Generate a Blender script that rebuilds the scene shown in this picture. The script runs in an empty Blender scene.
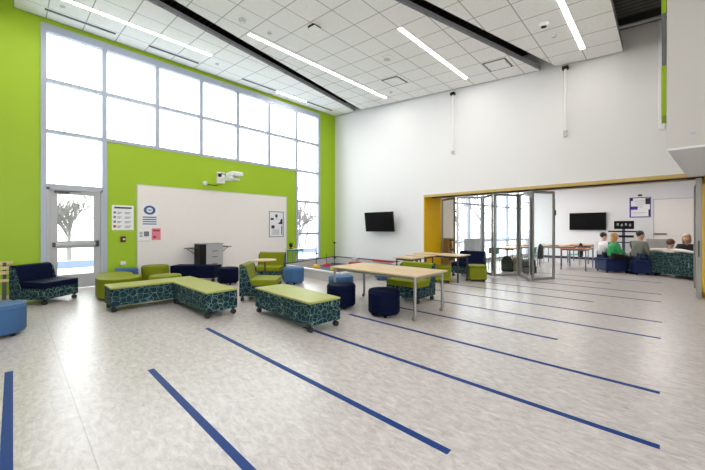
import bpy, bmesh, math, random
from mathutils import Vector, Matrix
random.seed(7)
S = bpy.context.scene
COL = S.collection
PI = math.pi

# ------------------------------------------------------------------ camera, world, exposure
ANG = math.radians(43.859)
cd = bpy.data.cameras.new('camera'); cam = bpy.data.objects.new('camera', cd); COL.objects.link(cam)
cam.location = (0, 0, 1.5)
cam.rotation_euler = (PI / 2, 0, ANG - PI / 2)
cd.sensor_width = 36.0; cd.lens = 36.0 * 326.24 / 705.0
cd.shift_y = -6.0 / 705.0
cd.clip_start = 0.05; cd.clip_end = 500
S.camera = cam
W = bpy.data.worlds.new('overcast_sky'); S.world = W; W.use_nodes = True
nt = W.node_tree; nt.nodes.clear()
wo = nt.nodes.new('ShaderNodeOutputWorld'); bg = nt.nodes.new('ShaderNodeBackground')
bg.inputs['Color'].default_value = (0.93, 0.965, 1.0, 1); bg.inputs['Strength'].default_value = 4.6
nt.links.new(bg.outputs[0], wo.inputs[0])
S.view_settings.view_transform = 'Standard'
S.view_settings.look = 'None'
S.view_settings.gamma = 1.0
S.view_settings.use_curve_mapping = False
S.view_settings.exposure = 0.66
S.cycles.transparent_max_bounces = 32
S.cycles.max_bounces = 10
S.cycles.diffuse_bounces = 6
STRIP = 26.0      # strength of the linear ceiling lamps

# ------------------------------------------------------------------ materials
MATS = {}
def newmat(name):
    m = bpy.data.materials.new(name); m.use_nodes = True
    b = m.node_tree.nodes['Principled BSDF']
    return m, m.node_tree, b
def mat(name, col, rough=0.6, metal=0.0, bump=0.0, bscale=60.0, var=0.0, vscale=6.0, spec=0.5, sheen=0.0):
    if name in MATS: return MATS[name]
    m, t, b = newmat(name)
    b.inputs['Base Color'].default_value = (*col, 1); b.inputs['Roughness'].default_value = rough
    b.inputs['Metallic'].default_value = metal; b.inputs['Specular IOR Level'].default_value = spec
    if sheen: b.inputs['Sheen Weight'].default_value = sheen
    tc = t.nodes.new('ShaderNodeTexCoord')
    if var:
        n = t.nodes.new('ShaderNodeTexNoise'); n.inputs['Scale'].default_value = vscale; n.inputs['Detail'].default_value = 5
        mx = t.nodes.new('ShaderNodeMixRGB'); mx.blend_type = 'MIX'
        mx.inputs[1].default_value = (*[max(0, c * (1 - var)) for c in col], 1)
        mx.inputs[2].default_value = (*[min(1, c * (1 + var)) for c in col], 1)
        t.links.new(tc.outputs['Object'], n.inputs['Vector']); t.links.new(n.outputs['Fac'], mx.inputs[0])
        t.links.new(mx.outputs[0], b.inputs['Base Color'])
    if bump:
        n2 = t.nodes.new('ShaderNodeTexNoise'); n2.inputs['Scale'].default_value = bscale
        bp = t.nodes.new('ShaderNodeBump'); bp.inputs['Strength'].default_value = bump; bp.inputs['Distance'].default_value = 0.01
        t.links.new(tc.outputs['Object'], n2.inputs['Vector']); t.links.new(n2.outputs['Fac'], bp.inputs['Height'])
        t.links.new(bp.outputs[0], b.inputs['Normal'])
    MATS[name] = m
    return m
def emis(name, col, s):
    m = bpy.data.materials.new(name); m.use_nodes = True; t = m.node_tree; t.nodes.clear()
    o = t.nodes.new('ShaderNodeOutputMaterial'); e = t.nodes.new('ShaderNodeEmission')
    e.inputs[0].default_value = (*col, 1); e.inputs[1].default_value = s
    t.links.new(e.outputs[0], o.inputs[0]); return m
def glassmat(name, tint=(0.97, 0.985, 0.98)):
    m = bpy.data.materials.new(name); m.use_nodes = True; t = m.node_tree; t.nodes.clear()
    o = t.nodes.new('ShaderNodeOutputMaterial'); mx = t.nodes.new('ShaderNodeMixShader')
    tr = t.nodes.new('ShaderNodeBsdfTransparent'); gl = t.nodes.new('ShaderNodeBsdfGlossy'); fr = t.nodes.new('ShaderNodeLayerWeight'); pw = t.nodes.new('ShaderNodeMath'); pw.operation = 'POWER'; pw.inputs[1].default_value = 4; ma = t.nodes.new('ShaderNodeMath'); ma.operation = 'MULTIPLY_ADD'; ma.inputs[1].default_value = .5; ma.inputs[2].default_value = .03
    tr.inputs[0].default_value = (*tint, 1); gl.inputs['Roughness'].default_value = 0.02; fr.inputs[0].default_value = .5
    t.links.new(fr.outputs['Facing'], pw.inputs[0]); t.links.new(pw.outputs[0], ma.inputs[0]); t.links.new(ma.outputs[0], mx.inputs[0]); t.links.new(tr.outputs[0], mx.inputs[1]); t.links.new(gl.outputs[0], mx.inputs[2])
    t.links.new(mx.outputs[0], o.inputs[0]); return m

def m_math(t, op, a, b=None):
    n = t.nodes.new('ShaderNodeMath'); n.operation = op
    for i, v in enumerate((a, b)):
        if v is None: continue
        if isinstance(v, (int, float)): n.inputs[i].default_value = v
        else: t.links.new(v, n.inputs[i])
    return n.outputs[0]

GREEN = mat('green_wall_paint', (0.34, 0.52, 0.008), 0.55, bump=0.05, bscale=200)
WHITE = mat('white_wall_paint', (0.76, 0.755, 0.76), 0.6, bump=0.04, bscale=200)
WARMW = mat('warm_wall_paint', (0.76, 0.74, 0.71), 0.6)
ALU = mat('anodised_aluminium', (0.40, 0.44, 0.52), 0.45, 0.1)
DOORM = mat('door_aluminium', (0.46, 0.46, 0.47), 0.5, 0.1)
STEEL = mat('brushed_steel', (0.34, 0.34, 0.33), 0.38, 0.7)
STEELD = mat('dark_steel', (0.05, 0.05, 0.05), 0.4, 0.4)
BLACK = mat('black_plastic', (0.008, 0.008, 0.009), 0.5, spec=.2)
SCREEN = mat('black_screen', (0.004, 0.004, 0.005), 0.3, spec=.15)
NAVY = mat('navy_vinyl', (0.004, 0.007, 0.028), 0.65, bump=0.1, bscale=150, var=0.15, spec=0.06)
SKYB = mat('light_blue_vinyl', (0.055, 0.13, 0.27), 0.55, bump=0.1, bscale=150, var=0.1, spec=0.15)
OLIVE = mat('olive_green_vinyl', (0.20, 0.225, 0.006), 0.5, bump=0.1, bscale=150, var=0.08, spec=0.15)
LIME = mat('lime_green_vinyl', (0.37, 0.39, 0.11), 0.45, bump=0.12, bscale=120, var=0.12, vscale=3, spec=0.15)
TEALE = mat('teal_piping', (0.10, 0.20, 0.22), 0.6)
YELL = mat('mustard_yellow_paint', (0.70, 0.42, 0.004), 0.6, var=0.05, spec=.15)
TAN = mat('tan_header_laminate', (0.56, 0.40, 0.13), 0.5, var=0.1)
PAPER = mat('white_paper', (0.83, 0.83, 0.84), 0.8)
PINK = mat('pink_paper', (0.75, 0.22, 0.28), 0.8)
INK = mat('dark_ink', (0.03, 0.03, 0.05), 0.8)
INKB = mat('blue_ink', (0.06, 0.11, 0.25), 0.8)
INKR = mat('red_ink', (0.55, 0.05, 0.03), 0.8)
PURP = mat('purple_ink', (0.08, 0.03, 0.30), 0.8)
REDP = mat('red_plastic', (0.48, 0.015, 0.015), 0.4)
YELP = mat('yellow_plastic', (0.80, 0.50, 0.01), 0.4)
GREYP = mat('grey_plastic', (0.50, 0.51, 0.53), 0.5)
WHITP = mat('white_plastic', (0.80, 0.80, 0.80), 0.4)
BOARD = mat('whiteboard_surface', (0.84, 0.79, 0.755), 0.4, var=0.02)
SKIN1 = mat('skin', (0.60, 0.36, 0.26), 0.55)
RUB = mat('rubber', (0.015, 0.015, 0.015), 0.7)
GLASS = glassmat('clear_glass')
LAMP = emis('lamp_diffuser', (1.0, 0.94, 0.89), STRIP)
LAMP2 = emis('added_far_lamp_diffuser', (1.0, 0.94, 0.89), 12.0)

def wood(name, c1, c2, sc=(1.5, 18, 18), rough=0.4):
    m, t, b = newmat(name)
    tc = t.nodes.new('ShaderNodeTexCoord'); mp = t.nodes.new('ShaderNodeMapping'); mp.inputs['Scale'].default_value = sc
    n = t.nodes.new('ShaderNodeTexNoise'); n.inputs['Scale'].default_value = 2.5; n.inputs['Detail'].default_value = 6
    r = t.nodes.new('ShaderNodeValToRGB'); r.color_ramp.elements[0].color = (*c1, 1); r.color_ramp.elements[1].color = (*c2, 1)
    r.color_ramp.elements[0].position = 0.35; r.color_ramp.elements[1].position = 0.65
    t.links.new(tc.outputs['Object'], mp.inputs[0]); t.links.new(mp.outputs[0], n.inputs['Vector'])
    t.links.new(n.outputs['Fac'], r.inputs[0]); t.links.new(r.outputs[0], b.inputs['Base Color'])
    b.inputs['Roughness'].default_value = rough; return m
MAPLE = wood('maple_laminate', (0.56, 0.40, 0.22), (0.68, 0.52, 0.31), (12, 1.2, 12))
OAKD = wood('brown_wood', (0.22, 0.12, 0.05), (0.38, 0.22, 0.10))
PINE = wood('pale_pine', (0.60, 0.43, 0.20), (0.72, 0.55, 0.30))

def pattern():
    m, t, b = newmat('teal_ring_pattern_fabric')
    tc = t.nodes.new('ShaderNodeTexCoord')
    nz = t.nodes.new('ShaderNodeTexNoise'); nz.inputs['Scale'].default_value = 5
    vm = t.nodes.new('ShaderNodeVectorMath'); vm.operation = 'MULTIPLY_ADD'
    t.links.new(nz.outputs['Color'], vm.inputs[0]); vm.inputs[1].default_value = (.05, .05, .05); t.links.new(tc.outputs['Object'], vm.inputs[2])
    t.links.new(tc.outputs['Object'], nz.inputs['Vector'])
    outs = []
    for sc, w, off in ((10.0, .030, 0), (7.0, .022, 3.3)):
        mp = t.nodes.new('ShaderNodeMapping'); mp.inputs['Location'].default_value = (off, off, off)
        v = t.nodes.new('ShaderNodeTexVoronoi'); v.feature = 'DISTANCE_TO_EDGE'; v.inputs['Scale'].default_value = sc
        v.inputs['Randomness'].default_value = 0.8
        t.links.new(vm.outputs[0], mp.inputs[0]); t.links.new(mp.outputs[0], v.inputs['Vector'])
        outs.append(m_math(t, 'LESS_THAN', v.outputs['Distance'], w * .8))
    o = m_math(t, 'MAXIMUM', outs[0], m_math(t, 'MULTIPLY', outs[1], 0.6))
    mx = t.nodes.new('ShaderNodeMixRGB'); mx.inputs[1].default_value = (0.005, 0.028, 0.042, 1); mx.inputs[2].default_value = (0.17, 0.26, 0.20, 1)
    t.links.new(o, mx.inputs[0]); t.links.new(mx.outputs[0], b.inputs['Base Color']); b.inputs['Roughness'].default_value = 0.7; b.inputs['Specular IOR Level'].default_value = .15
    return m
PATT = pattern()

def floor_material():
    m, t, b = newmat('marbled_linoleum')
    tc = t.nodes.new('ShaderNodeTexCoord')
    a = t.nodes.new('ShaderNodeTexNoise'); a.inputs['Scale'].default_value = 13; a.inputs['Detail'].default_value = 10; a.inputs['Roughness'].default_value = .75; a.inputs['Distortion'].default_value = 0.6
    c = t.nodes.new('ShaderNodeTexNoise'); c.inputs['Scale'].default_value = 0.6; c.inputs['Detail'].default_value = 3
    mp = t.nodes.new('ShaderNodeMapping'); mp.inputs['Scale'].default_value = (1.7, .7, 1)
    t.links.new(tc.outputs['Object'], mp.inputs[0]); t.links.new(mp.outputs[0], a.inputs['Vector']); t.links.new(tc.outputs['Object'], c.inputs['Vector'])
    r = t.nodes.new('ShaderNodeValToRGB')
    e = r.color_ramp.elements; e[0].position = .36; e[0].color = (0.41, 0.37, 0.35, 1); e[1].position = .66; e[1].color = (0.68, 0.635, 0.61, 1)
    t.links.new(a.outputs['Fac'], r.inputs[0])
    r2 = t.nodes.new('ShaderNodeValToRGB'); e = r2.color_ramp.elements; e[0].position = .3; e[0].color = (.93, .93, .93, 1); e[1].position = .7; e[1].color = (1, 1, 1, 1)
    t.links.new(c.outputs['Fac'], r2.inputs[0])
    mu = t.nodes.new('ShaderNodeMixRGB'); mu.blend_type = 'MULTIPLY'; mu.inputs[0].default_value = 1
    t.links.new(r.outputs[0], mu.inputs[1]); t.links.new(r2.outputs[0], mu.inputs[2])
    sp = t.nodes.new('ShaderNodeSeparateXYZ'); t.links.new(tc.outputs['Object'], sp.inputs[0])
    d = m_math(t, 'ABSOLUTE', m_math(t, 'SUBTRACT', sp.outputs[0], 0.37))
    line = m_math(t, 'MULTIPLY', m_math(t, 'LESS_THAN', d, 0.004), 0.45)
    mx = t.nodes.new('ShaderNodeMixRGB'); mx.inputs[2].default_value = (.12, .11, .10, 1)
    t.links.new(line, mx.inputs[0]); t.links.new(mu.outputs[0], mx.inputs[1]); t.links.new(mx.outputs[0], b.inputs['Base Color'])
    rr = t.nodes.new('ShaderNodeMapRange'); rr.inputs['To Min'].default_value = .22; rr.inputs['To Max'].default_value = .38
    t.links.new(a.outputs['Fac'], rr.inputs[0]); t.links.new(rr.outputs[0], b.inputs['Roughness'])
    return m
def tile_material():
    m, t, b = newmat('acoustic_ceiling_tile')
    tc = t.nodes.new('ShaderNodeTexCoord'); sp = t.nodes.new('ShaderNodeSeparateXYZ'); t.links.new(tc.outputs['Object'], sp.inputs[0])
    ls = []
    for o, off, p in ((sp.outputs[0], .55, .68), (sp.outputs[1], .01, .72)):
        q = m_math(t, 'FRACT', m_math(t, 'DIVIDE', m_math(t, 'ADD', o, 68 * .72 * 10 * 0 + p * 40 - off + .011), p))
        ls.append(m_math(t, 'LESS_THAN', q, .022 / p))
    l = m_math(t, 'MAXIMUM', ls[0], ls[1])
    n = t.nodes.new('ShaderNodeTexNoise'); n.inputs['Scale'].default_value = 40; n.inputs['Detail'].default_value = 3
    t.links.new(tc.outputs['Object'], n.inputs['Vector'])
    r = t.nodes.new('ShaderNodeValToRGB'); e = r.color_ramp.elements; e[0].position = .3; e[0].color = (.80, .79, .785, 1); e[1].position = .7; e[1].color = (.91, .90, .895, 1)
    t.links.new(n.outputs['Fac'], r.inputs[0])
    mx = t.nodes.new('ShaderNodeMixRGB'); mx.inputs[2].default_value = (.40, .40, .41, 1)
    t.links.new(l, mx.inputs[0]); t.links.new(r.outputs[0], mx.inputs[1]); t.links.new(mx.outputs[0], b.inputs['Base Color'])
    b.inputs['Roughness'].default_value = .9
    return m
def deck_material():
    m, t, b = newmat('dark_corrugated_deck')
    tc = t.nodes.new('ShaderNodeTexCoord'); sp = t.nodes.new('ShaderNodeSeparateXYZ'); t.links.new(tc.outputs['Object'], sp.inputs[0])
    q = m_math(t, 'FRACT', m_math(t, 'DIVIDE', m_math(t, 'ADD', sp.outputs[0], 30), .15))
    l = m_math(t, 'LESS_THAN', q, .5)
    mx = t.nodes.new('ShaderNodeMixRGB'); mx.inputs[1].default_value = (.05, .048, .045, 1); mx.inputs[2].default_value = (.10, .095, .09, 1)
    t.links.new(l, mx.inputs[0]); t.links.new(mx.outputs[0], b.inputs['Base Color']); b.inputs['Roughness'].default_value = .8
    return m
FLOORM = floor_material(); TILE = tile_material(); DECK = deck_material()

# ------------------------------------------------------------------ mesh helpers
class MB:
    def __init__(s): s.bm = bmesh.new()
    def box(s, x0, x1, y0, y1, z0, z1, M=None):
        vs = [s.bm.verts.new(Vector(p) if M is None else M @ Vector(p)) for p in
              ((x0, y0, z0), (x1, y0, z0), (x1, y1, z0), (x0, y1, z0), (x0, y0, z1), (x1, y0, z1), (x1, y1, z1), (x0, y1, z1))]
        for f in ((3, 2, 1, 0), (4, 5, 6, 7), (0, 1, 5, 4), (1, 2, 6, 5), (2, 3, 7, 6), (3, 0, 4, 7)): s.bm.faces.new([vs[i] for i in f])
        return s
    def cb(s, cx, cy, cz, sx, sy, sz, M=None): return s.box(cx - sx / 2, cx + sx / 2, cy - sy / 2, cy + sy / 2, cz - sz / 2, cz + sz / 2, M)
    def prism(s, pts, fn0, fn1):
        a = [s.bm.verts.new(fn0(*p)) for p in pts]; b = [s.bm.verts.new(fn1(*p)) for p in pts]
        n = len(pts)
        s.bm.faces.new(a[::-1]); s.bm.faces.new(b)
        for i in range(n): s.bm.faces.new((a[i], a[(i + 1) % n], b[(i + 1) % n], b[i]))
        return s
    def zprism(s, pts, z0, z1): return s.prism(pts, lambda x, y: Vector((x, y, z0)), lambda x, y: Vector((x, y, z1)))
    def tube(s, pts, r, seg=10, cap=True):
        rings = []; pts = [Vector(p) for p in pts]
        rs = r if isinstance(r, (list, tuple)) else [r] * len(pts)
        for i, p in enumerate(pts):
            d = (pts[min(i + 1, len(pts) - 1)] - pts[max(i - 1, 0)]).normalized()
            u = d.cross(Vector((0, 0, 1)));
            if u.length < 1e-3: u = Vector((1, 0, 0))
            u.normalize(); v = d.cross(u)
            rings.append([s.bm.verts.new(p + (u * math.cos(2 * PI * k / seg) + v * math.sin(2 * PI * k / seg)) * rs[i]) for k in range(seg)])
        for a, b in zip(rings, rings[1:]):
            for k in range(seg): s.bm.faces.new((a[k], a[(k + 1) % seg], b[(k + 1) % seg], b[k]))
        if cap: s.bm.faces.new(rings[0][::-1]); s.bm.faces.new(rings[-1])
        return s
    def lathe(s, prof, c=(0, 0, 0), seg=32, sx=1, sy=1):
        rings = []
        for r, z in prof:
            if r < 1e-5: rings.append([s.bm.verts.new((c[0], c[1], c[2] + z))]); continue
            rings.append([s.bm.verts.new((c[0] + sx * r * math.cos(2 * PI * k / seg), c[1] + sy * r * math.sin(2 * PI * k / seg), c[2] + z)) for k in range(seg)])
        for a, b in zip(rings, rings[1:]):
            for k in range(seg):
                k2 = (k + 1) % seg
                if len(a) == 1 and len(b) == 1: continue
                if len(a) == 1: s.bm.faces.new((a[0], b[k2], b[k]))
                elif len(b) == 1: s.bm.faces.new((a[k], a[k2], b[0]))
                else: s.bm.faces.new((a[k], a[k2], b[k2], b[k]))
        return s
    def ball(s, c, rx, ry=None, rz=None, seg=16, rings=10, M=None):
        ry = ry or rx; rz = rz or rx
        g = bmesh.ops.create_uvsphere(s.bm, u_segments=seg, v_segments=rings, radius=1)
        for v in g['verts']:
            p = Vector((v.co.x * rx, v.co.y * ry, v.co.z * rz))
            if M: p = M @ p
            v.co = p + Vector(c)
        return s
    def build(s, name, m, parent=None, bevel=0, smooth=False, seg=3):
        bmesh.ops.recalc_face_normals(s.bm, faces=s.bm.faces)
        me = bpy.data.meshes.new(name); s.bm.to_mesh(me); s.bm.free()
        me.materials.append(m)
        o = bpy.data.objects.new(name, me); COL.objects.link(o)
        if parent: o.parent = parent
        if smooth or bevel:
            for p in me.polygons: p.use_smooth = True
            if bevel:
                b = o.modifiers.new('bevel', 'BEVEL'); b.width = bevel; b.segments = seg; b.limit_method = 'ANGLE'; b.angle_limit = math.radians(40); b.harden_normals = True
            else:
                me.set_sharp_from_angle(angle=math.radians(42))
        return o
def thing(name, label, cat, loc=(0, 0, 0), rz=0, group=None):
    o = bpy.data.objects.new(name, None); COL.objects.link(o); o.location = loc; o.rotation_euler = (0, 0, rz)
    o.empty_display_size = .1
    o['label'] = label; o['category'] = cat
    if group: o['group'] = group
    return o
def tag(o, label, cat, group=None, kind=None):
    o['label'] = label; o['category'] = cat
    if group: o['group'] = group
    if kind: o['kind'] = kind
    return o
def struct(o, label=None, cat='room'):
    o['kind'] = 'structure'
    o['label'] = label or o.name; o['category'] = cat
    return o
def dup(root, loc, rz, label, group=None):
    def cp(o, par):
        c = o.copy(); COL.objects.link(c); c.parent = par
        for ch in list(kids[o.name]): cp(ch, c)
        return c
    kids = {}
    def collect(o):
        kids[o.name] = [x for x in o.children]
        for x in o.children: collect(x)
    collect(root)
    r = cp(root, None); r.location = loc; r.rotation_euler = (0, 0, rz); r['label'] = label
    if group: r['group'] = group
    return r

# ------------------------------------------------------------------ room shell
GY = 10.79; WX = 10.09; WX2 = 11.26
deckz = lambda y: 6.38 + .0845 * y
cz = lambda x, y: 5.66 + .0845 * y
m = MB().box(-6.3, 20.0, -5.3, 11.1, -.2, 0); o = m.build('floor', FLOORM); struct(o, 'pale marbled linoleum floor with dark blue stripes', 'floor')
m = MB()
for x0, x1, z0, z1 in ((-6, .47, 0, 7.29), (1.67, 8.0, 0, 3.86), (9.18, 10.09, 0, 7.29), (.47, 9.18, 6.46, 7.29), (8.0, 9.18, 0, .2)): m.box(x0, x1, GY, GY + .25, z0, z1)
struct(m.build('wall_left', GREEN), 'bright green painted wall around the tall windows', 'wall')
m = MB()
P = lambda pts: m.prism(pts, lambda y, z: Vector((WX, y, z)), lambda y, z: Vector((WX2, y, z)))
P([(6.19, 0), (GY + .25, 0), (GY + .25, deckz(GY + .25)), (6.19, deckz(6.19))])
P([(-.63, 2.69), (6.19, 2.69), (6.19, deckz(6.19)), (-.63, deckz(-.63))])
P([(-5, 0), (-.63, 0), (-.63, deckz(-.63)), (-5, deckz(-5))])
struct(m.build('wall_front', WHITE), 'tall white wall above the wide opening', 'wall')
m = MB().box(WX - .004, WX2 + .004, 6.16, 6.19, 0, 2.66).box(WX - .004, WX2 + .004, -.63, -.60, 0, 2.66)
struct(m.build('trim_1', YELL), 'mustard yellow lining of the opening jambs', 'trim')
m = MB().box(WX - .004, WX2 + .004, -.63, 6.19, 2.66, 2.69).box(WX - .02, WX, -.63, 6.19, 2.62, 2.70)
struct(m.build('trim_2', TAN), 'tan lining under the header of the opening', 'trim')
# room behind the camera: closed end wall; side wall with opening added to let in skylight
m = MB()
m.box(-6.3, -6, -5, GY, 0, 7.4)
struct(m.build('wall_back', WHITE), 'white end wall behind the camera', 'wall')
m = MB().box(-6, 19.8, -5.3, -5, 0, .9).box(-6, 19.8, -5.3, -5, 5.3, 6.2).box(-6, -5.2, -5.3, -5, .9, 5.3).box(1.8, 19.8, -5.3, -5, .9, 5.3)
struct(m.build('wall_right', WHITE), 'white side wall behind the camera with an unseen opening added for daylight', 'wall')
m = MB(); m.prism([(-6.3, -5.3), (WX2, -5.3), (WX2, GY + .25), (-6.3, GY + .25)], lambda x, y: Vector((x, y, deckz(y))), lambda x, y: Vector((x, y, deckz(y) + .2)))
struct(m.build('ceiling', DECK), 'dark corrugated metal roof deck above the hanging ceiling panels', 'ceiling')
m = MB()
for k in range(12):
    x = -5.5 + 1.4 * k
    if x < 10.05: m.prism([(x, -5), (x + .12, -5), (x + .12, GY), (x, GY)], lambda x, y: Vector((x, y, deckz(y) - .22)), lambda x, y: Vector((x, y, deckz(y))))
struct(m.build('trim_3', STEELD), 'dark steel roof joists under the deck', 'trim')

# curtain wall window
def window_main():
    root = thing('window_1', 'tall grid window in the green wall with grey metal frame', 'window'); root['kind'] = 'structure'
    m = MB(); y0, y1 = GY - .03, GY + .13; w = .052
    xs = [.51, 1.69, 2.94, 4.20, 5.44, 6.69, 7.96, 9.14]
    for i, x in enumerate(xs):
        zb = 0 if i < 2 else (.2 if i > 5 else 3.86)
        m.box(x - w, x + w, y0 + .004, y1 - .006, zb, 6.44)
    m.box(.465, 9.18, y0, y1 - .002, 6.28, 6.46)
    for z, a, b in ((5.11, .51, 9.14), (3.88, .51, 9.14), (2.56, .51, 1.69), (2.63, 7.96, 9.14), (1.31, 7.96, 9.14), (.24, 7.96, 9.14)):
        m.box(a, b, y0 + .006, y1 - .004, z - .042, z + .042)
    m.build('window_frame', ALU, root)
    g = MB(); yy = GY + .05
    for a, b in zip(xs, xs[1:]):
        g.box(a, b, yy, yy + .008, 5.11, 6.3); g.box(a, b, yy, yy + .008, 3.88, 5.11)
    g.box(.51, 1.69, yy, yy + .008, 2.56, 3.88)
    g.box(7.96, 9.14, yy, yy + .008, .24, 3.88)
    g.build('window_glass', GLASS, root)
window_main()
def door_main():
    root = thing('door_1', 'grey metal exit door with two glass lights and a push bar', 'door'); root['kind'] = 'structure'
    y0, y1 = GY + .0, GY + .055
    m = MB().box(.555, .62, GY - .035, GY + .12, 0, 2.52).box(1.60, 1.645, GY - .035, GY + .12, 0, 2.52).box(.555, 1.645, GY - .035, GY + .12, 2.46, 2.52)
    m.build('door_frame', DOORM, root, bevel=.004)
    lf = MB().box(.625, .76, y0, y1, .01, 2.455).box(1.46, 1.595, y0, y1, .01, 2.455).box(.76, 1.46, y0, y1, .01, .36).box(.76, 1.46, y0, y1, 1.02, 1.20).box(.76, 1.46, y0, y1, 2.36, 2.455).build('door_leaf', DOORM, root)
    MB().box(.76, 1.46, GY + .025, GY + .032, .36, 1.02).box(.76, 1.46, GY + .025, GY + .032, 1.20, 2.36).build('door_glass', GLASS, root)
    pb = MB().box(.68, 1.57, y0 - .09, y0 - .045, 1.075, 1.155).build('push_bar', STEEL, root, bevel=.012)
    pb['label'] = 'brushed steel push bar'
    MB().box(.66, .72, y0 - .10, y0 + .01, 1.06, 1.17).box(1.49, 1.56, y0 - .10, y0 + .01, 1.04, 1.20).build('end_cap', STEELD, pb, bevel=.008)
    MB().box(.70, .98, y0 - .06, y0, 2.385, 2.44).box(.98, 1.2, y0 - .05, y0 - .03, 2.43, 2.45).build('door_closer', STEELD, root, bevel=.005)
door_main()

# bulkhead near the camera
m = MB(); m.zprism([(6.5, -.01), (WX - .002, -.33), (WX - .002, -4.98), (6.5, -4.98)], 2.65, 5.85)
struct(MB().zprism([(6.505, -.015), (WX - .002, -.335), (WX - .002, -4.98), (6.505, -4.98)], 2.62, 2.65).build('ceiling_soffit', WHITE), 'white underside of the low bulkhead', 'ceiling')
struct(m.build('ceiling_bulkhead', mat('shaded_white_paint', (.56, .52, .475), .6)), 'low white bulkhead box above the right side of the room', 'bulkhead')  # white bulkhead; the shade on its face is put into this darker colour
o = thing('acoustic_panel', 'narrow green and grey panel edge on the side of the white bulkhead', 'panel', (6.6, .0, 3.16))
MB().box(0, .5, -.005, .05, 0, .73).build('green_panel', GREEN, o)
MB().box(0, .5, -.005, .05, 1.5, 2.3).build('green_panel', GREEN, o)
MB().box(0, .5, -.005, .045, .73, 1.5).build('grey_panel', mat('grey_felt', (.16, .17, .19), .8), o)
m = MB(); pr = [(0, 0)] + [(.12 - .12 * math.cos(a), -.16 * math.sin(a) + .18) for a in [k * PI / 12 for k in range(7)]]
m.zprism([(10.02, .01), (10.06, .01), (10.06, .13), (10.02, .12)], 3.72, 6.2)
tag(m.build('wall_banner', WHITP, bevel=.02), 'slim white rounded panel hanging on white wall beside the bulkhead edge', 'panel')
MB_ = MB().lathe([(0, 0), (.03, 0), (.033, .01), (.015, .015), (0, .015)], seg=20)
o = MB_.build('sprinkler_cover', GREYP, smooth=True); o.location = (6.5, -.27, 2.84); o.rotation_euler = (0, -PI / 2, 0); tag(o, 'small round white cover plate low on the white bulkhead face', 'cover plate')

# ceiling clouds
def cloud(pts, label):
    root = thing('ceiling_panel', label, 'ceiling panel', (0, 0, 0), group='hanging ceiling panels')
    m = MB(); m.prism(pts, lambda x, y: Vector((x, y, cz(x, y))), lambda x, y: Vector((x, y, cz(x, y) + .05)))
    m.build('tile_field', TILE, root)
    m = MB(); n = len(pts)
    for i in range(n):
        a = Vector((*pts[i], 0)); b = Vector((*pts[(i + 1) % n], 0)); c = Vector((sum(p[0] for p in pts) / n, sum(p[1] for p in pts) / n, 0))
        a2 = a + (c - a).normalized() * .02; b2 = b + (c - b).normalized() * .02
        m.prism([tuple(a[:2]), tuple(b[:2]), tuple(b2[:2]), tuple(a2[:2])], lambda x, y: Vector((x, y, cz(x, y) - .004)), lambda x, y: Vector((x, y, cz(x, y) + .13)))
    m.build('edge_trim', mat('grey_white_trim', (.38, .39, .40), .5), root)
    return root
cloud([(0.0, 7.5), (9.97, 9.42), (10.06, 10.74), (0.0, 10.74)], 'white tiled hanging ceiling panel closest to the tall windows')
cloud([(-2, 6.47), (9.95, 9.07), (10.06, 2.49), (-2, 5.8)], 'white tiled hanging ceiling panel in the middle, between two dark gaps')
cloud([(-2.4, 5.6), (10.06, 2.11), (10.06, .73), (-2.4, .73)], 'white tiled hanging ceiling panel nearest the bulkhead, right of the dark gaps')

def strip_light(x0, x1, y, label):
    z = cz(0, y)
    root = thing('linear_light', label, 'ceiling light', ((x0 + x1) / 2, y, z), group='linear ceiling lights'); L = (x1 - x0) / 2
    MB().box(-L - .01, L + .01, -.055, -.045, -.012, .0).box(-L - .01, L + .01, .045, .055, -.012, .0).box(-L - .01, -L, -.045, .045, -.012, 0).box(L, L + .01, -.045, .045, -.012, 0).build('housing', WHITP, root)
    MB().box(-L, L, -.045, .045, -.012, -.006).build('diffuser', LAMP, root)
strip_light(-1.5, 3.92, 9.33, 'long linear light on the window-side ceiling panel, cut by the top edge')
strip_light(4.0, 9.42, 7.36, 'longest linear light on the middle ceiling panel, nearer the windows')
strip_light(6.02, 9.42, 4.32, 'linear light on the middle ceiling panel beside the dark gap, over the white wall end')
strip_light(5.9, 9.36, 1.42, 'linear light on the right ceiling panel, near the bulkhead')
strip_light(-1.5, 4.2, 1.42, 'added unseen linear light on the right ceiling panel, above and behind the camera')  # this strip and the next are added out of view to brighten the room
strip_light(-1.2, 4.2, 4.32, 'added unseen linear light on the middle ceiling panel, outside the top of the photo')
strip_light(6.68, 8.0, 10.24, 'short linear light between two air slots above the windows')
for x0, x1, lb in ((.5, 1.83, 'leftmost dark air slot in the ceiling above the windows'), (2.57, 3.9, 'second dark air slot from the left above the windows'), (5.3, 6.61, 'third dark air slot above the windows, left of short light'), (8.05, 9.35, 'dark air slot above the windows closest to the white wall')):
    z = cz(0, 10.2); o = thing('air_slot', lb, 'air vent', ((x0 + x1) / 2, 10.2, z), group='air slots above the windows'); L = (x1 - x0) / 2
    MB().box(-L, L, -.055, .055, -.006, .0).build('slot_opening', STEELD, o)
    MB().box(-L, L, -.07, -.055, -.010, .0).box(-L, L, .055, .07, -.010, .0).build('slot_frame', WHITP, o)
SL = math.atan(.0845)
def vent(cx, cy, label):
    o = thing('square_vent', label, 'air vent', (cx, cy, cz(cx, cy) - .001)); o.rotation_euler = (SL, 0, 0)
    MB().box(-.3, .3, -.3, -.27, -.012, 0).box(-.3, .3, .27, .3, -.012, 0).box(-.3, -.27, -.27, .27, -.012, 0).box(.27, .3, -.27, .27, -.012, 0).build('vent_frame', STEELD, o)
    MB().box(-.26, .26, -.26, .26, -.02, -.006).build('vent_plate', WHITP, o, bevel=.004)
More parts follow.
